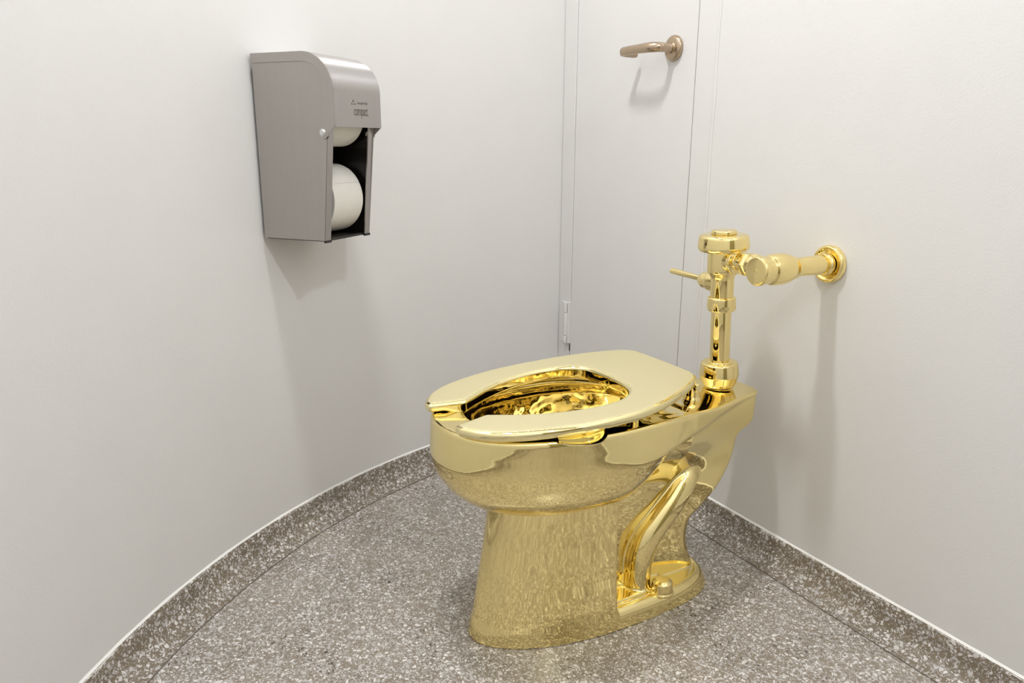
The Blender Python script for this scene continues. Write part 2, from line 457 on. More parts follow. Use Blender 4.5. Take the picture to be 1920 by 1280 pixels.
# thin divider strips where cove meets floor
def divider(name, pts, inn, d0, d1, label):
    v, f = [], []
    for (p, nn) in zip(pts, inn):
        for (d, z) in ((d0, .0), (d0, .0011), (d1, .0011), (d1, .0)): v.append((p[0]+nn[0]*d, p[1]+nn[1]*d, z))
    for i in range(len(pts)-1):
        a, b = i*4, (i+1)*4
        for j in range(3): f.append((a+j, b+j, b+j+1, a+j+1))
    o = mesh(name, v, f, SEAMM); fix_normals(o); tag(o, label, kind='structure')
divider('trim_8', ring(CR), inward, .0515, .0535, 'thin dark divider strip between curved cove and floor')
divider('trim_9', [(x, 0) for x in xs_], [(0, -1)]*len(xs_), .0515, .0532, 'thin dark divider strip between straight cove and floor')
# entry door opposite the toilet (seen only in the reflections of the gold)
o = box('door_2', (XR-.03, -.80, .0), (XR+.01, -.06, 2.02), mat_plain('entry_door_paint', s2l(150, 142, 110), .4), bev=.003)
tag(o, 'olive grey entry door behind the camera, seen only mirrored in the gold', kind='structure')

# ------------------------------------------------------------------ implicit-surface modelling of the cast toilet
def pchip(x, xs, ys):
    xs = np.asarray(xs, float); ys = np.asarray(ys, float)
    h = np.diff(xs); dl = np.diff(ys)/h
    m = np.zeros_like(ys)
    for i in range(1, len(xs)-1):
        if dl[i-1]*dl[i] > 0:
            w1 = 2*h[i]+h[i-1]; w2 = h[i]+2*h[i-1]
            m[i] = (w1+w2)/(w1/dl[i-1]+w2/dl[i])
    m[0] = dl[0]; m[-1] = dl[-1]
    x = np.clip(x, xs[0], xs[-1])
    i = np.clip(np.searchsorted(xs, x, side='right')-1, 0, len(xs)-2)
    t = (x-xs[i])/h[i]
    return ((2*t**3-3*t**2+1)*ys[i]+(t**3-2*t**2+t)*h[i]*m[i]+(-2*t**3+3*t**2)*ys[i+1]+(t**3-t**2)*h[i]*m[i+1])
def tab(z, T, k): return pchip(z, [r[0] for r in T], [r[k] for r in T])
def smin(a, b, k):
    h = np.clip(.5+.5*(b-a)/k, 0, 1); return b*(1-h)+a*h-k*h*(1-h)
def smax(a, b, k): return -smin(-a, -b, k)
def egg(x, y, a, yf, yr, ym, n, nr=None):
    bf = ym-yf; br = yr-ym
    u = np.abs(x)/a; v = np.where(y < ym, (ym-y)/bf, (y-ym)/br); bb = np.where(y < ym, bf, br)
    u = np.maximum(u, 1e-6); v = np.maximum(v, 1e-6)
    if nr is not None: n = np.where(y < ym, n, nr)
    g = (u**n+v**n)**(1/n)
    gr = g**(1-n)*np.sqrt((u**(n-1)/a)**2+(v**(n-1)/bb)**2)
    return (g-1)/np.maximum(gr, 1e-3)
def capsule(X, p, q_, ra, rb, sx=1.0):
    p = np.array(p); q_ = np.array(q_); d = q_-p; L = (d*d).sum()
    t = np.clip(((X[0]-p[0])*d[0]+(X[1]-p[1])*d[1]+(X[2]-p[2])*d[2])/L, 0, 1)
    return np.sqrt((X[0]-p[0]-t*d[0])**2+(X[1]-p[1]-t*d[1])**2+(X[2]-p[2]-t*d[2])**2)-(ra+(rb-ra)*t)

RIM = .390
def rimz(y): return pchip(y, [-.80, -.55, -.42, -.32, -.20, .0], [.406, .406, .4045, .396, .3815, .380])
def rim_w(y):   # half width of rim/deck outline behind the widest point
    return pchip(y, [-.47, -.42, -.36, -.30, -.24, -.18, -.12, -.06], [.160, .1565, .145, .1265, .107, .088, .0705, .057])
BOWL = [  # z, half width, front y, rear y
    (.243, .080, -.630, -.430), (.259, .115, -.655, -.405), (.270, .132, -.676, -.385), (.286, .1475, -.697, -.360), (.304, .1570, -.711, -.335),
    (.328, .1635, -.7205, -.305), (.352, .1655, -.723, -.280), (.378, .1635, -.722, -.26), (.41, .1605, -.718, -.25)]
PED = [  # z, half width, front y
    (0, .1075, -.667), (.03, .1040, -.661), (.10, .0965, -.650), (.17, .094, -.638), (.23, .095, -.630), (.26, .096, -.627), (.30, .096, -.625)]
BODY = [  # z, half width, rear y
    (0, .042, -.195), (.04, .042, -.192), (.06, .042, -.200), (.10, .042, -.209), (.135, .045, -.206), (.165, .050, -.178), (.20, .055, -.147),
    (.23, .057, -.130), (.262, .058, -.119), (.295, .059, -.116), (.308, .060, -.108), (.317, .060, -.080), (.324, .060, -.070), (.345, .060, -.065), (.42, .060, -.060)]
CAV = [ # basin
    (.170, .024, -.515, -.462), (.21, .040, -.535, -.452), (.25, .062, -.570, -.440), (.275, .092, -.610, -.400), (.30, .115, -.642, -.360), (.345, .128, -.664, -.315), (.376, .130, -.672, -.315),
    (.388, .124, -.668, -.318), (.400, .120, -.664, -.322), (.45, .120, -.664, -.322)]
def _crspline(P, sub):
    P = np.array(P, float); n = len(P); out = []
    for i in range(n-1):
        p0, p1, p2, p3 = P[max(i-1, 0)], P[i], P[i+1], P[min(i+2, n-1)]
        for j in range(sub):
            t = j/sub
            out.append(.5*((2*p1)+(-p0+p2)*t+(2*p0-5*p1+4*p2-p3)*t*t+(-p0+3*p1-3*p2+p3)*t**3))
    out.append(P[-1]); return out
TRAP = _crspline([(.020, -.225, .246), (.048, -.243, .236), (.056, -.272, .204), (.0565, -.301, .173), (.055, -.328, .139), (.0525, -.342, .105), (.050, -.3445, .065), (.050, -.344, .02)], 5)
def cavity(X):
    x, y, z = X
    cv = egg(x, y, tab(z, CAV, 1), tab(z, CAV, 2), tab(z, CAV, 3), -.48, 2.2)
    return smax(cv, .180-z, .03)
def sdf(X):
    x, y, z = X
    # bowl
    d = egg(x, y, tab(z, BOWL, 1), tab(z, BOWL, 2), tab(z, BOWL, 3), -.48, 2.25)
    d = smax(d, z-rimz(y), .008); d = smax(d, .253-z, .02)
    # rim band running back into the deck
    wr = rim_w(y)
    s = (rim_w(y+.001)-rim_w(y-.001))/.002; rz = rimz(y)
    rear = (np.abs(x)-wr)/np.sqrt(1+s*s)
    rear = smax(rear, y+.056+.25*np.abs(x)**1.5, .022)
    front = egg(x, y, .160+0*x, -.7185+0*x, -.2+0*x, -.47, 2.25)
    band = np.where(y < -.47, front, rear)
    band = smax(band, z-rz, .008)
    bb = pchip(y, [-.74, -.5, -.37, -.27, -.18, -.12, -.05], [.345, .343, .345, .357, .370, .376, .379])
    band = smax(band, bb-z, .010)
    d = smin(d, band, .010)
    # body under deck
    tt = np.clip((z-.235)/.115, 0, 1); tt = tt*tt*(3-2*tt)
    wb = tab(z, BODY, 1)*(1-tt)+np.minimum(wr-.0055, .118)*tt
    body = smax(np.abs(x)-wb, y-tab(z, BODY, 2), .028)
    body = np.maximum(body, -.50-y); body = smax(body, z-(rz-.003), .008)
    d = smin(d, body, .009)
    # pedestal shell
    ped = egg(x, y, tab(z, PED, 1), tab(z, PED, 2), 0*z-.10, -.42, 2.0)
    ped = smax(ped, y+.425, .006); ped = np.maximum(ped, z-.27)
    d = smin(d, ped, .011)
    # foot plate
    ft = egg(x, y, .1075-.20*np.clip(z, 0, 1), -.667+.15*z, -.164-.35*z, -.40, 2.0, 3.0)
    ft = smax(ft, z-.036, .018)
    dish = egg(x, y, .088+0*x, -.60+0*x, -.188+0*x, -.40, 2.3, 3.0)
    ft = smax(ft, -smax(dish, .0305-z, .004), .004)
    d = smin(d, ft, .006)
    pad = smax(egg(x, y, .080+0*x, -.60+0*x, -.285+0*x, -.40, 4.0), z-.038, .004)
    d = smin(d, pad, .004)
    # visible trapway tube on both sides
    Xs = (np.abs(x), y, z)
    near = d < .05
    tr = np.full(d.shape, 1e3)
    for p, q_ in zip(TRAP[:-1], TRAP[1:]):
        tr = np.minimum(tr, capsule(Xs, p, q_, .0255, .0255))
    d = smin(d, tr, .006)
    # small raised seat for the pipe coupling
    sp = smax(np.sqrt(x*x+(y+.1258)**2)-.0265, z-.3838, .003); sp = np.maximum(sp, .36-z)
    d = smin(d, sp, .006)
    # basin cavity
    d = smax(d, -cavity(X), .007)
    d = np.maximum(d, -z+.0005)
    return d

def surface(fn, lo, hi, h):
    """naive surface nets on a regular grid"""
    ax = [np.arange(lo[i], hi[i]+h, h) for i in range(3)]
    nx, ny, nz = map(len, ax)
    F = np.empty((nx, ny, nz), np.float32)
    for i0 in range(0, nx, 16):
        G = np.meshgrid(ax[0][i0:i0+16], ax[1], ax[2], indexing='ij')
        F[i0:i0+16] = fn(G)
    S = F < 0
    c = np.zeros((nx-1, ny-1, nz-1), np.int8)
    for a in (0, 1):
        for b in (0, 1):
            for e in (0, 1): c += S[a:nx-1+a, b:ny-1+b, e:nz-1+e]
    cell = (c > 0) & (c < 8)
    idx = -np.ones(cell.shape, np.int64); I = np.argwhere(cell); idx[cell] = np.arange(len(I))
    acc = np.zeros((len(I), 3)); cnt = np.zeros(len(I))
    corner = [(a, b, e) for a in (0, 1) for b in (0, 1) for e in (0, 1)]
    for i, p in enumerate(corner):
        for q_ in corner[i+1:]:
            if sum(abs(p[k]-q_[k]) for k in range(3)) != 1: continue
            f0 = F[I[:, 0]+p[0], I[:, 1]+p[1], I[:, 2]+p[2]]; f1 = F[I[:, 0]+q_[0], I[:, 1]+q_[1], I[:, 2]+q_[2]]
            m = (f0 < 0) != (f1 < 0); t = np.where(m, f0/np.where(m, f0-f1, 1), 0)[:, None]
            acc += np.where(m[:, None], np.array(p)+(np.array(q_)-np.array(p))*t, 0); cnt += m
    V = (I+acc/cnt[:, None])*h+np.array([a[0] for a in ax])
    Q = []
    for axis in range(3):
        sl0 = [slice(None)]*3; sl1 = [slice(None)]*3; sl0[axis] = slice(0, -1); sl1[axis] = slice(1, None)
        A, B = S[tuple(sl0)], S[tuple(sl1)]
        e = np.argwhere(A != B)
        o1, o2 = [(1, 2), (2, 0), (0, 1)][axis]
        ok = (e[:, o1] > 0) & (e[:, o2] > 0) & (e[:, o1] < F.shape[o1]-1) & (e[:, o2] < F.shape[o2]-1)
        e = e[ok]; flip = A[tuple(e.T)]
        def g(d1, d2):
            k = e.copy(); k[:, o1] += d1; k[:, o2] += d2; return idx[tuple(k.T)]
        q4 = np.stack([g(-1, -1), g(0, -1), g(0, 0), g(-1, 0)], 1)
        q4[~flip] = q4[~flip][:, ::-1]
        Q.append(q4)
    Q = np.concatenate(Q)
    # pull the vertices onto the true surface
    eps = h*.25
    for _ in range(3):
        f = fn((V[:, 0], V[:, 1], V[:, 2]))
        G = np.stack([(fn((V[:, 0]+(k == 0)*eps, V[:, 1]+(k == 1)*eps, V[:, 2]+(k == 2)*eps))-fn((V[:, 0]-(k == 0)*eps, V[:, 1]-(k == 1)*eps, V[:, 2]-(k == 2)*eps)))/(2*eps) for k in range(3)], 1)
        st = -f[:, None]*G/np.maximum((G*G).sum(1), .25)[:, None]
        ln = np.linalg.norm(st, axis=1, keepdims=True); st *= np.minimum(1, .5*h/np.maximum(ln, 1e-9))
        V += st*.9
    nrm = G/np.maximum(np.linalg.norm(G, axis=1, keepdims=True), 1e-9)
    return V, Q, nrm
def surf_obj(name, fn, lo, hi, h, mat, parent, mat2=None, sel=None):
    V, Q, nrm = surface(fn, lo, hi, h)
    q_ = parent; off = np.zeros(3)
    while q_: off += np.array(q_.location); q_ = q_.parent
    V = V-off
    me = bpy.data.meshes.new(name)
    me.vertices.add(len(V)); me.vertices.foreach_set('co', V.astype(np.float32).ravel())
    me.loops.add(len(Q)*4); me.loops.foreach_set('vertex_index', Q.astype(np.int32).ravel())
    me.polygons.add(len(Q)); me.polygons.foreach_set('loop_start', np.arange(0, len(Q)*4, 4, dtype=np.int32))
    me.polygons.foreach_set('use_smooth', np.ones(len(Q), bool))
    me.update(calc_edges=True); me.validate()
    me.materials.append(mat)
    if mat2:
        me.materials.append(mat2)
        c = V[Q].mean(1)+off
        me.polygons.foreach_set('material_index', sel(c.T).astype(np.int32))
    o = bpy.data.objects.new(name, me); COL.objects.link(o); o.parent = parent
    me.normals_split_custom_set_from_vertices([tuple(v) for v in nrm])
    return o

toilet = empty('toilet', (0, -.40, 0))
tag(toilet, 'shiny solid gold toilet bowl with open front seat standing on the terrazzo floor', 'toilet')
surf_obj('bowl', sdf, (-.185, -.745, -.004), (.185, -.035, .412), .0028, GOLD, toilet, GOLDIN2, lambda P: (cavity(P) < .0015) & (P[2] < rimz(P[1])-.009))

# ---- seat
def polysdf(px, py, poly):
    P = np.array(poly); Qn = np.roll(P, -1, 0)
    d = np.full(px.shape, 1e9); s = np.ones(px.shape)
    for (a, b) in zip(P, Qn):
        e = b-a; wx = px-a[0]; wy = py-a[1]
        t = np.clip((wx*e[0]+wy*e[1])/(e@e), 0, 1)
        d = np.minimum(d, (wx-e[0]*t)**2+(wy-e[1]*t)**2)
        c1 = py >= a[1]; c2 = py < b[1]; c3 = e[0]*wy > e[1]*wx
        fl = (c1 & c2 & c3) | (~c1 & ~c2 & ~c3)
        s = np.where(fl, -s, s)
    return s*np.sqrt(d)
def closed_spline(P, sub=8, closed=True):
    P = np.array(P, float); n = len(P); out = []
    for i in range(n if closed else n-1):
        g = (lambda k: P[k % n]) if closed else (lambda k: P[min(max(k, 0), n-1)])
        p0, p1, p2, p3 = g(i-1), g(i), g(i+1), g(i+2)
        for j in range(sub):
            t = j/sub
            out.append(.5*((2*p1)+(-p0+p2)*t+(2*p0-5*p1+4*p2-p3)*t*t+(-p0+3*p1-3*p2+p3)*t**3))
    return np.array(out)
KY = .0453; HS = .4361
def skew(y): return -.022*np.clip((y+.45)/.20, 0, 1)**1.2
_outer = [(-.716, .068), (-.700, .095), (-.675, .119), (-.64, .138), (-.59, .154), (-.54, .1630), (-.49, .166), (-.44, .1640), (-.39, .156), (-.34, .142), (-.30, .126), (-.270, .110), (-.254, .094)]
_inner = [(-.655, .036), (-.63, .052), (-.60, .070), (-.56, .088), (-.52, .099), (-.48, .1035), (-.44, .099), (-.41, .084), (-.392, .055), (-.386, .0)]
def seat_outline():
    R = [(w_, y) for y, w_ in _outer]
    R = closed_spline(R, 6, closed=False)
    R = [tuple(p) for p in R]+[(_outer[-1][1], _outer[-1][0])]
    rear = [(.080, -.2485), (.04, -.2470), (0, -.2465)]
    I = [(w_, y) for y, w_ in _inner]; I = [tuple(p) for p in closed_spline(I, 6, closed=False)]+[(0, -.386)]
    half = R+rear            # from front outer to rear centre (right side)
    inner = I                # from slot inner corner to rear centre of opening
    tip = [(.052, -.716)]
    left = [(-a, b) for a, b in half]
    poly = half+left[::-1][1:]
    li = [(-a, b) for a, b in inner]
    poly = poly+[(-.052, -.716)]+li+inner[::-1][1:]+tip
    return poly
SO = seat_outline()
_g = None
def seat_sdf2(px, py):
    global _g
    h = .001
    if _g is None:
        gx = np.arange(-.20, .2005, h); gy = np.arange(-.76, -.2195, h)
        X, Y = np.meshgrid(gx, gy, indexing='ij')
        D = polysdf(X, Y, SO)
        # light smoothing rounds the plan corners
        for _ in range(10):
            D[1:-1, 1:-1] = (D[1:-1, 1:-1]*4+D[:-2, 1:-1]+D[2:, 1:-1]+D[1:-1, :-2]+D[1:-1, 2:])/8
        _g = (gx[0], gy[0], D)
    x0, y0, D = _g
    fx = np.clip((px-x0)/h, 1, D.shape[0]-3.001); fy = np.clip((py-y0)/h, 1, D.shape[1]-3.001)
    i = fx.astype(int); j = fy.astype(int); a = fx-i; b = fy-j
    def cub(t): return (-.5*t+t*t-.5*t**3, 1-2.5*t*t+1.5*t**3, .5*t+2*t*t-1.5*t**3, -.5*t*t+.5*t**3)
    wa = cub(a); wb = cub(b); r = 0
    for k in range(4):
        for l in range(4): r = r+wa[k]*wb[l]*D[i+k-1, j+l-1]
    return r
STH = .0180
def seat_fn(X):
    x, y, z = X
    xs2 = x-skew(y)
    d2 = seat_sdf2(xs2, y)
    top = HS+KY*(y+.5)
    zz = z-top
    # section: rounded with crown
    r = .0078
    e = egg(x, y, .1035+0*x, -.66+0*x, -.386+0*x, -.48, 2.2)
    t = 1-np.clip((e-.012)/.030, 0, 1); th = STH+.0085*t*t*(3-2*t)
    qx = d2+r; qz = np.abs(zz+th/2)-th/2+r
    d = np.minimum(np.maximum(qx, qz), 0)+np.sqrt(np.maximum(qx, 0)**2+np.maximum(qz, 0)**2)-r
    # dome the top near the edges
    dome = zz+.0024*np.clip(1+d2/.019, 0, 1)**3
    return smax(d, dome, .004)
surf_obj('seat', seat_fn, (-.20, -.735, .385), (.185, -.235, .462), .0022, GOLDIN, toilet, GOLDTOP, lambda P: (P[2] > HS+KY*(P[1]+.5)-.0035) & (seat_sdf2(P[0]-skew(P[1]), P[1]) < -.0055))['label'] = 'open front gold seat ring'

# seat hinge: two posts and a bar behind the seat
def hinge_parts():
    for sx in (-1, 1):
        x = sx*.060-.012
        p = lathe('seat_hinge', (x, -.236, .3820), (0, 0, 1), [(.0005, 0), (.0165, 0), (.0165, .008), (.0135, .014), (.0135, .030), (.010, .036), (.0005, .036)], GOLDV, toilet, seg=32)
        at_child(p, toilet)
    b = lathe('hinge_bar', (-.085, -.236, .413), (1, 0, 0), [(.0005, 0), (.0085, 0), (.0085, .150), (.0005, .150)], GOLDV, toilet, seg=28)
    at_child(b, toilet)
hinge_parts()
# bumpers under the seat
for (x, y) in ((-.140, -.55), (.140, -.55), (-.140, -.44), (.140, -.44)):
    zt = HS+KY*(y+.5)-STH
    p = lathe('seat_bumper', (x, y, float(rimz(y))-.0010), (0, 0, 1), [(.0005, 0), (.007, 0), (.007, zt-float(rimz(y))+.0030), (.0005, zt-float(rimz(y))+.0030)], GOLDV, toilet, seg=24)
    at_child(p, toilet)
# small folded lifting tab under the right edge of the seat
def lift_tab():
    V, F = [], []
    nu, nv = 17, 9
    def pt(u, v):   # u along y, v outwards
        y = -.590+u*.086
        base = .148
        out = base+v*(.030*math.sin(math.pi*min(1, max(0, (u*.93+.04))))**.55+.003)
        z = HS+KY*(y+.5)-STH+.0005-.0175*math.sin(math.pi*.70*v)*(math.sin(math.pi*(u*.9+.05))**.7)+.006*u*v+.004*math.sin(u*5)*v
        return (out, y, z)
    for s in (0, -1):
        for i in range(nu):
            for j in range(nv):
                p = pt(i/(nu-1), j/(nv-1)); V.append((p[0]+s*.0005, p[1], p[2]+s*.0022))
    n = nu*nv
    for i in range(nu-1):
        for j in range(nv-1):
            a = i*nv+j; F.append((a, a+nv, a+nv+1, a+1)); F.append((n+a, n+a+1, n+a+nv+1, n+a+nv))
    for j in range(nv-1):
        F.append((j, j+1, n+j+1, n+j)); a = (nu-1)*nv+j; F.append((a, n+a, n+a+1, a+1))
    for i in range(nu-1):
        a = i*nv+nv-1; F.append((a, a+nv, n+a+nv, n+a)); a = i*nv; F.append((a, n+a, n+a+nv, a+nv))
    o = mesh('lift_tab', V, F, GOLDIN, toilet); fix_normals(o); autosmooth(o, 60); at_child(o, toilet)
    tag(o, 'small curled gold tab under the seat edge')
lift_tab()
# bolt caps on the foot
for sx in (1, -1):
    p = lathe('bolt_cap', (sx*.0850, -.312, .0300), (0, 0, 1), [(.0005, 0), (.0215, 0), (.0225, .002), (.0215, .0048), (.0200, .0055), (.0200, .0090), (.0188, .023), (.0125, .0285), (.0005, .0295)], GOLDV, toilet, seg=40)
    at_child(p, toilet); tag(p, 'rounded gold bolt cap')

# ------------------------------------------------------------------ flush valve
VX, VY = 0.0, -.1335
TILT = math.radians(3.0)
valve = empty('flush_valve', (VX, VY, .395))
tag(valve, 'exposed gold flush valve and pipe rising behind the gold seat and running into the wall', 'flush valve')
def vaxis(z):  # centre line leans slightly
    return (VX, -.1265-math.tan(TILT)*(z-.40), z)
AX = (0, -math.sin(TILT), math.cos(TILT))
def vpart(name, z0, prof, mat=GOLDV, parent=None, r=.0015, seg=72):
    p = parent or valve
    o = lathe(name, vaxis(z0), AX, prof, mat, p, seg=seg, r=r); at_child(o, p); return o
vpart('spud_coupling', .3858, [(.0005, 0), (.0300, 0), (.0330, .006), (.0375, .020), (.0383, .023), (.0350, .0455), (.032, .048), (.0005, .048)], r=.003)
vpart('washer', .4275, [(.0005, 0), (.0272, 0), (.0272, .0035), (.0258, .0095), (.0005, .0095)])
vpart('flush_tube', .43, [(.0005, 0), (.0190, 0), (.0190, .115), (.0005, .115)])
cn = vpart('collar_nut', .5365, [(.0005, 0), (.0262, 0), (.0266, .002), (.0266, .024), (.0240, .0265), (.0005, .0265)])
for k in range(6):
    a = math.radians(-20-60*k)
    # wrench flats as small lugs cut into the lower half of the collar
    c = Vector(vaxis(.5405)); d = Vector((math.cos(a), math.sin(a), 0)); t = Vector((-d.y, d.x, 0))
    vs = []
    for (r_, z_) in ((.0240, 0), (.0268, 0), (.0268, .0065), (.0240, .0065)):
        for s in (-.0052, .0052): vs.append(c+d*r_+t*s+Vector((0, 0, z_)))
    o = mesh('wrench_flat', vs, [(0, 1, 3, 2), (2, 3, 5, 4), (4, 5, 7, 6), (6, 7, 1, 0), (0, 2, 4, 6), (1, 7, 5, 3)], GOLDV, cn); fix_normals(o); at_child(o, cn); bevel(o, .0006)
vb = vpart('valve_body', .560, [(.0005, 0), (.0218, 0), (.0218, .038), (.0235, .043), (.0285, .050), (.0290, .054), (.0290, .092), (.0005, .092)], r=.003)
cap = vpart('valve_cap', .6495, [(.0005, 0), (.040, 0), (.0445, .001), (.0475, .006), (.0478, .009), (.0455, .027), (.042, .0315), (.0005, .0325)], r=.0028)
vpart('cap_button', .6815, [(.0005, 0), (.0238, 0), (.0238, .004), (.0225, .0075), (.0005, .008)], parent=cap)
# handle towards -x
def hpart(name, org, ax, prof, parent, r=.0015, seg=40):
    o = lathe(name, org, ax, prof, GOLDV, parent, seg=seg, r=r); at_child(o, parent); return o
HZ = .587
vc = vaxis(HZ)
hs = hpart('handle_socket', (vc[0], vc[1], HZ), (-1, 0, 0), [(.0005, 0), (.0185, 0), (.0188, .030), (.0175, .033), (.0168, .034), (.0165, .046), (.0125, .056), (.0095, .059), (.0005, .060)], valve, r=.002)
hpart('flush_handle', (vc[0]-.056, vc[1], HZ+.001), (-1, 0, .03), [(.0005, 0), (.0052, 0), (.0058, .045), (.0060, .088), (.0050, .0905), (.0005, .091)], hs, r=.001, seg=28)
# outlet towards +x: nuts and control stop
PZ = .6335
vc = (0.0, -.1405, 0)
hpart('valve_inlet', (vc[0], vc[1], PZ), (1, 0, 0), [(.0005, 0), (.0205, 0), (.0205, .030), (.019, .033), (.0005, .033)], valve, r=.002)
hpart('coupling_ring', (vc[0]+.0315, vc[1], PZ), (1, 0, 0), [(.0005, 0), (.0195, 0), (.0232, .003), (.0232, .0065), (.018, .009), (.0150, .010), (.0150, .048), (.0005, .048)], valve, r=.0015)
def hexnut(name, org, ax, rad, length, parent):
    a, x, y = frame_of(ax); vs, fs = [], []
    for (h, rr) in ((0, rad*.93), (length*.12, rad), (length*.88, rad), (length, rad*.93)):
        for k in range(6): vs.append(Vector(org)+a*h+(x*math.cos(k*math.pi/3)+y*math.sin(k*math.pi/3))*rr)
    for i in range(3):
        for k in range(6): fs.append((i*6+k, i*6+(k+1) % 6, (i+1)*6+(k+1) % 6, (i+1)*6+k))
    fs += [tuple(range(6))[::-1], tuple(18+k for k in range(6))]
    o = mesh(name, vs, fs, GOLDV, parent); fix_normals(o); at_child(o, parent); bevel(o, .0009); return o
hexnut('hex_nut', (vc[0]+.058, vc[1], PZ), (1, 0, 0), .0225, .0150, valve)
PX = .128
hpart('stop_inlet', (vc[0]+.072, vc[1], PZ), (1, 0, 0), [(.0005, 0), (.0205, 0), (.0205, .012), (.017, .016), (.017, .055), (.0005, .055)], valve, r=.002)
cs = hpart('control_stop', (PX, -.1715, PZ), (0, 1, 0), [(.0005, 0), (.0225, 0), (.0230, .003), (.0230, .010), (.0262, .016), (.0280, .030), (.0278, .046), (.0250, .060), (.0205, .070), (.0192, .074), (.0192, .080), (.0005, .080)], valve, r=.005, seg=72)
sc = hpart('stop_cap', (PX, -.1875, PZ), (0, 1, 0), [(.0005, 0), (.0225, 0), (.0252, .0025), (.0255, .007), (.0255, .0130), (.0240, .0165), (.0005, .0165)], cs, r=.002, seg=64)
hpart('slot_plug', (PX, -.188, PZ), (0, 1, 0), [(.0005, 0), (.0035, 0), (.0035, .001), (.0005, .001)], sc, r=.0003, seg=20)
hexnut('hex_nut', (PX, -.1010, PZ), (0, 1, 0), .0205, .0085, valve)
hpart('supply_pipe', (PX, -.0945, PZ), (0, 1, 0), [(.0005, 0), (.0165, 0), (.0180, .062), (.0178, .068), (.0165, .070), (.0165, .093), (.0005, .093)], valve, r=.002, seg=64)
hpart('pipe_collar', (PX, -.021, PZ), (0, 1, 0), [(.0005, 0), (.0180, 0), (.0205, .003), (.0205, .007), (.0195, .010), (.0005, .012)], valve, r=.001)
hpart('wall_flange', (PX, -.0005, PZ), (0, -1, 0), [(.0005, 0), (.0335, 0), (.0345, .0025), (.0340, .0095), (.0300, .0130), (.0250, .0100), (.0210, .0090), (.0005, .0090)], valve, r=.003, seg=80)

# ------------------------------------------------------------------ toilet paper dispenser
DAZ = math.radians(38.69)
DIS = empty('paper_dispenser', (-.541, -.8147, .660), DAZ)   # local +x = out of the wall, local +y = to the right
tag(DIS, 'brushed steel double roll toilet paper dispenser mounted on the curved wall', 'dispenser')
DW, DT, DB, DH = .1525, .180, .144, .340      # width, top depth, bottom depth, height
HZB = .209                                     # height of hood bottom above the case bottom
def dpoly(name, prof, y0, y1, mat, parent, bev=0, close=True):
    """extrude an (x,z) polygon between y0 and y1"""
    n = len(prof); vs = [(x, y0, z) for x, z in prof]+[(x, y1, z) for x, z in prof]
    fs = [tuple(range(n))[::-1], tuple(range(n, 2*n))]+[(i, (i+1) % n, n+(i+1) % n, n+i) for i in range(n)]
    o = mesh(name, vs, fs, mat, parent); fix_normals(o)
    if bev: bevel(o, bev)
    return o
def hood_curve(off=0.0, top=DH, dep=DT, R=.068, n=14):
    """from the wall along the top, over the round front edge, down to the hood bottom"""
    pts = [(-.0, top-off)]
    cx, cz = dep-R, top-R
    for i in range(n+1):
        t = math.pi/2*(1-i/n); r = R-off
        pts.append((cx+r*math.cos(t), cz+r*math.sin(t)))
    return pts
W2 = DW/2
# case: two side plates with folded front flanges
side_prof = [(0, 0), (DB-.0005, 0), (.1655, HZB+.005), (.1690, .262)]+[(max(0,min(.1690,a)), b) for a, b in [(.1655, .285), (.150, .306), (.130, .320), (.105, .328), (0, .328)]]
for s in (-1, 1):
    y0, y1 = (-W2+.0015, -W2+.0035) if s < 0 else (W2-.0035, W2-.0015)
    sp = dpoly('side_panel', side_prof, y0, y1, STEEL, DIS)
    # front flange (bent edge)
    fl = .0170
    a, b = (-W2+.0015, -W2+.0015+fl) if s < 0 else (W2-.0015-fl, W2-.0015)
    fp = [(DB-.003, 0), (DB-.0003, 0), (.1662, HZB+.03), (.1632, HZB+.03)]
    dpoly('front_flange', fp, a, b, STEEL, sp, .0006)
    ft = [(DB-.004, -.004), (DB+.0012, -.004), (DB+.0012, .0005), (DB-.004, .0005)]
    dpoly('black_foot', ft, a-.0005, b+.0005, BLACK, sp, .0005)
# black housing inside: back plate, inner side walls, shelf ribs, bottom tray
hs_ = dpoly('inner_housing', [(.002, .004), (.010, .004), (.010, .325), (.002, .325)], -W2+.004, W2-.004, BLACK, DIS)
for s in (-1, 1):
    y0, y1 = (-W2+.004, -W2+.008) if s < 0 else (W2-.008, W2-.004)
    ip = dpoly('inner_wall', [(.008, .004), (DB-.004, .004), (.160, HZB), (.160, .25), (.10, .31), (.008, .32)], y0, y1, BLACK, DIS)
for z in (.105, .150):
    dpoly('rib', [(.010, z), (.100, z), (.100, z+.003), (.010, z+.003)], W2-.013, W2-.0075, BLACK, hs_)
    dpoly('rib', [(.010, z), (.014, z), (.014, z+.003), (.010, z+.003)], -W2+.01, W2-.0075, BLACK, hs_)
dpoly('bottom_tray', [(.004, -.002), (DB-.004, -.002), (DB-.004, .003), (.035, .002), (.004, .003)], -W2+.0055, W2-.0055, BLACK, DIS, .0006)
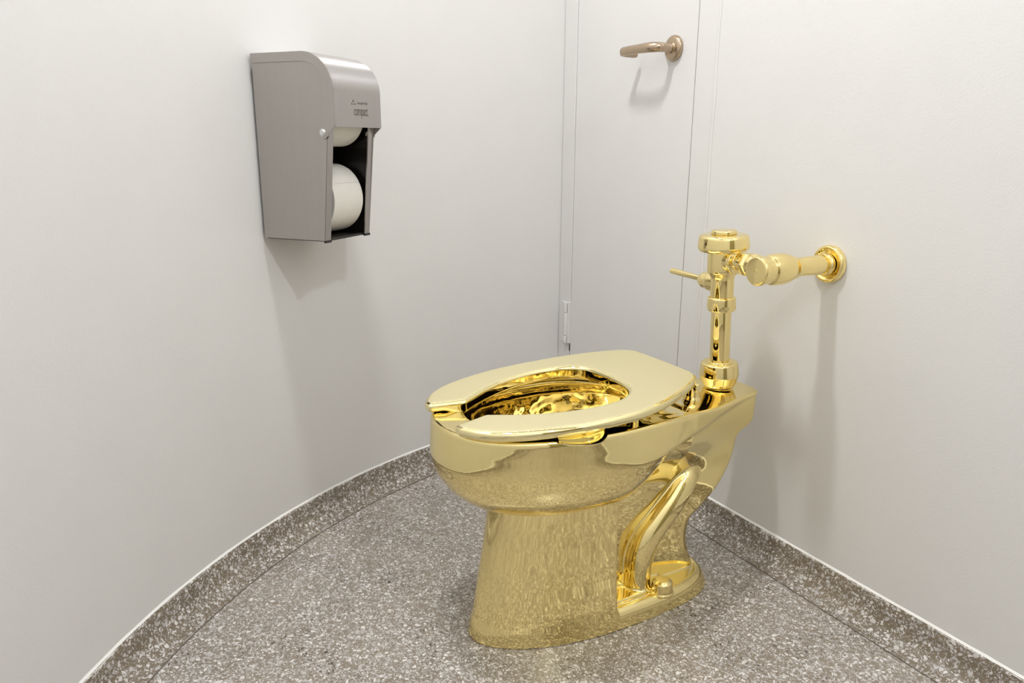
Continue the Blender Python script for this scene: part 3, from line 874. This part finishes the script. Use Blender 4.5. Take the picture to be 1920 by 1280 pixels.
# hood: bent sheet over the top with side skirts
def hood():
    th = .0016
    outer = hood_curve(0)+[(DT+.0003, HZB)]
    inner = hood_curve(th)+[(DT-th+.0003, HZB)]
    prof = outer+inner[::-1]
    h = dpoly('hood', prof, -W2, W2, STEELH, DIS)
    autosmooth(h, 30)
    # side skirts, following the curve with constant width and a rounded tongue at the hinge screw
    for s in (-1, 1):
        oc = hood_curve(.0003); ic = hood_curve(.0172)
        skirt = oc+[(DT, HZB+.001)]
        tongue = [(DT-.002, HZB-.001)]
        # rounded tongue round the screw
        cx, cz, r = .1530, HZB-.0105, .0122
        for i in range(9):
            t = -math.pi*.05-(math.pi*1.0)*i/8
            tongue.append((cx+r*math.cos(t), cz+r*math.sin(t)))
        skin = tongue+[(cx-.0118, HZB+.010), (.1575, .245)]
        skin = skin+[(p[0], p[1]) for p in ic[::-1]]
        poly = skirt+skin
        y0, y1 = (-W2-.0016, -W2+.0004) if s < 0 else (W2-.0004, W2+.0016)
        sk = dpoly('hood_skirt', poly, y0, y1, STEEL, h); bevel(sk, .0004)
        scw = lathe('screw', (cx, s*(W2+.0016), cz), (0, s, 0), [(.0005, 0), (.0068, 0), (.0068, .0012), (.0052, .0016), (.0048, .0034), (.0016, .0040), (.0012, .0018), (.0004, .0018)], SCREW, h, seg=28, r=.0005)
        if s > 0:
            lathe('screw', (cx, W2-.008, cz), (0, -1, 0), [(.0005, 0), (.0052, 0), (.0048, .004), (.0010, .005)], SCREW, h, seg=24, r=.0005)
    return h
hd = hood()
# etched writing on the hood front
def text(name, s, size, y, z, parent, sx=1.0, ext=.00008, bold=0.0):
    cu = bpy.data.curves.new(name, 'FONT'); cu.body = s; cu.size = size; cu.extrude = ext; cu.align_x = 'LEFT'; cu.offset = bold
    cu.space_character = .92
    t = bpy.data.objects.new(name, cu); COL.objects.link(t)
    bpy.context.view_layer.update()
    me = bpy.data.meshes.new_from_object(t); bpy.data.objects.remove(t)
    for v in me.vertices:
        x_, y_, z_ = v.co
        v.co = (DT+.00035+z_, y+x_*sx, z+y_)
    me.materials.append(INK)
    o = bpy.data.objects.new(name, me); COL.objects.link(o); o.parent = parent
    return o
text('lettering', 'compact.', .0250, -.0160, HZB+.0215, hd, .575, bold=.0002)
text('lettering', 'Georgia-Pacific', .0070, -.0045, HZB+.0420, hd, .93)
def logo():
    vs, fs = [], []
    y0, z0, h = -.0245, HZB+.0405, .0095
    x = DT+.00045
    def tri(a, b, c):
        k = len(vs); vs.extend([(x, a[0], a[1]), (x, b[0], b[1]), (x, c[0], c[1])]); fs.append((k, k+1, k+2))
        vs.extend([(x-.0003, a[0], a[1]), (x-.0003, b[0], b[1]), (x-.0003, c[0], c[1])]); fs.append((k+5, k+4, k+3))
        for i in range(3): fs.append((k+i, k+3+i, k+3+(i+1) % 3, k+(i+1) % 3))
    w_ = .0160
    tri((y0+w_*.5, z0+h), (y0+w_*.30, z0+h*.50), (y0+w_*.70, z0+h*.50))
    tri((y0, z0), (y0+w_*.22, z0+h*.38), (y0+w_*.44, z0))
    tri((y0+w_*.56, z0), (y0+w_*.78, z0+h*.38), (y0+w_, z0))
    o = mesh('emblem', vs, fs, INK, hd); fix_normals(o)
logo()
# the two rolls (things of their own)
def to_world(lx, ly, lz):
    c, s = math.cos(DAZ), math.sin(DAZ)
    return Vector((-.541+c*lx-s*ly, -.8147+s*lx+c*ly, .660+lz))
def roll(lx, lz, rad, label):
    o = empty('toilet_roll', to_world(lx, .006, lz), DAZ); tag(o, label, 'toilet paper', group='paper rolls in the dispenser')
    L = .096
    prof = [(.013, -L/2), (rad-.001, -L/2), (rad, -L/2+.001), (rad, L/2-.001), (rad-.001, L/2), (.013, L/2)]
    seg = 72; vs, fs = [], []
    for (r_, h) in prof:
        for k in range(seg):
            t = 2*math.pi*k/seg
            vs.append((r_*math.cos(t), h, r_*math.sin(t)))
    n = len(prof)
    for i in range(n):
        for k in range(seg):
            j = (i+1) % n
            fs.append((i*seg+k, i*seg+(k+1) % seg, j*seg+(k+1) % seg, j*seg+k))
    p = mesh('paper', vs, fs, PAPER, o); fix_normals(p); autosmooth(p, 40)
    cr = lathe('core', (0, -L/2-.004, 0), (0, 1, 0), [(.0005, 0), (.0125, 0), (.0125, L+.008), (.0005, L+.008)], CARD, o, seg=32)
    # loose end lying on the roll
    vs, fs = [], []
    for i in range(9):
        t = math.radians(28+i*4); 
        for h in (-L/2+.0015, L/2-.0015): vs.append(((rad+.0006)*math.cos(t), h, (rad+.0006)*math.sin(t)))
    for i in range(8): fs.append((2*i, 2*i+1, 2*i+3, 2*i+2))
    e = mesh('loose_end', vs, fs, PAPER, o, smooth=True)
    return o
roll(.079, .0730, .0670, 'lower white toilet paper roll, fully visible in the dispenser opening')
roll(.098, .231, .058, 'upper white toilet paper roll, mostly hidden behind the steel hood')
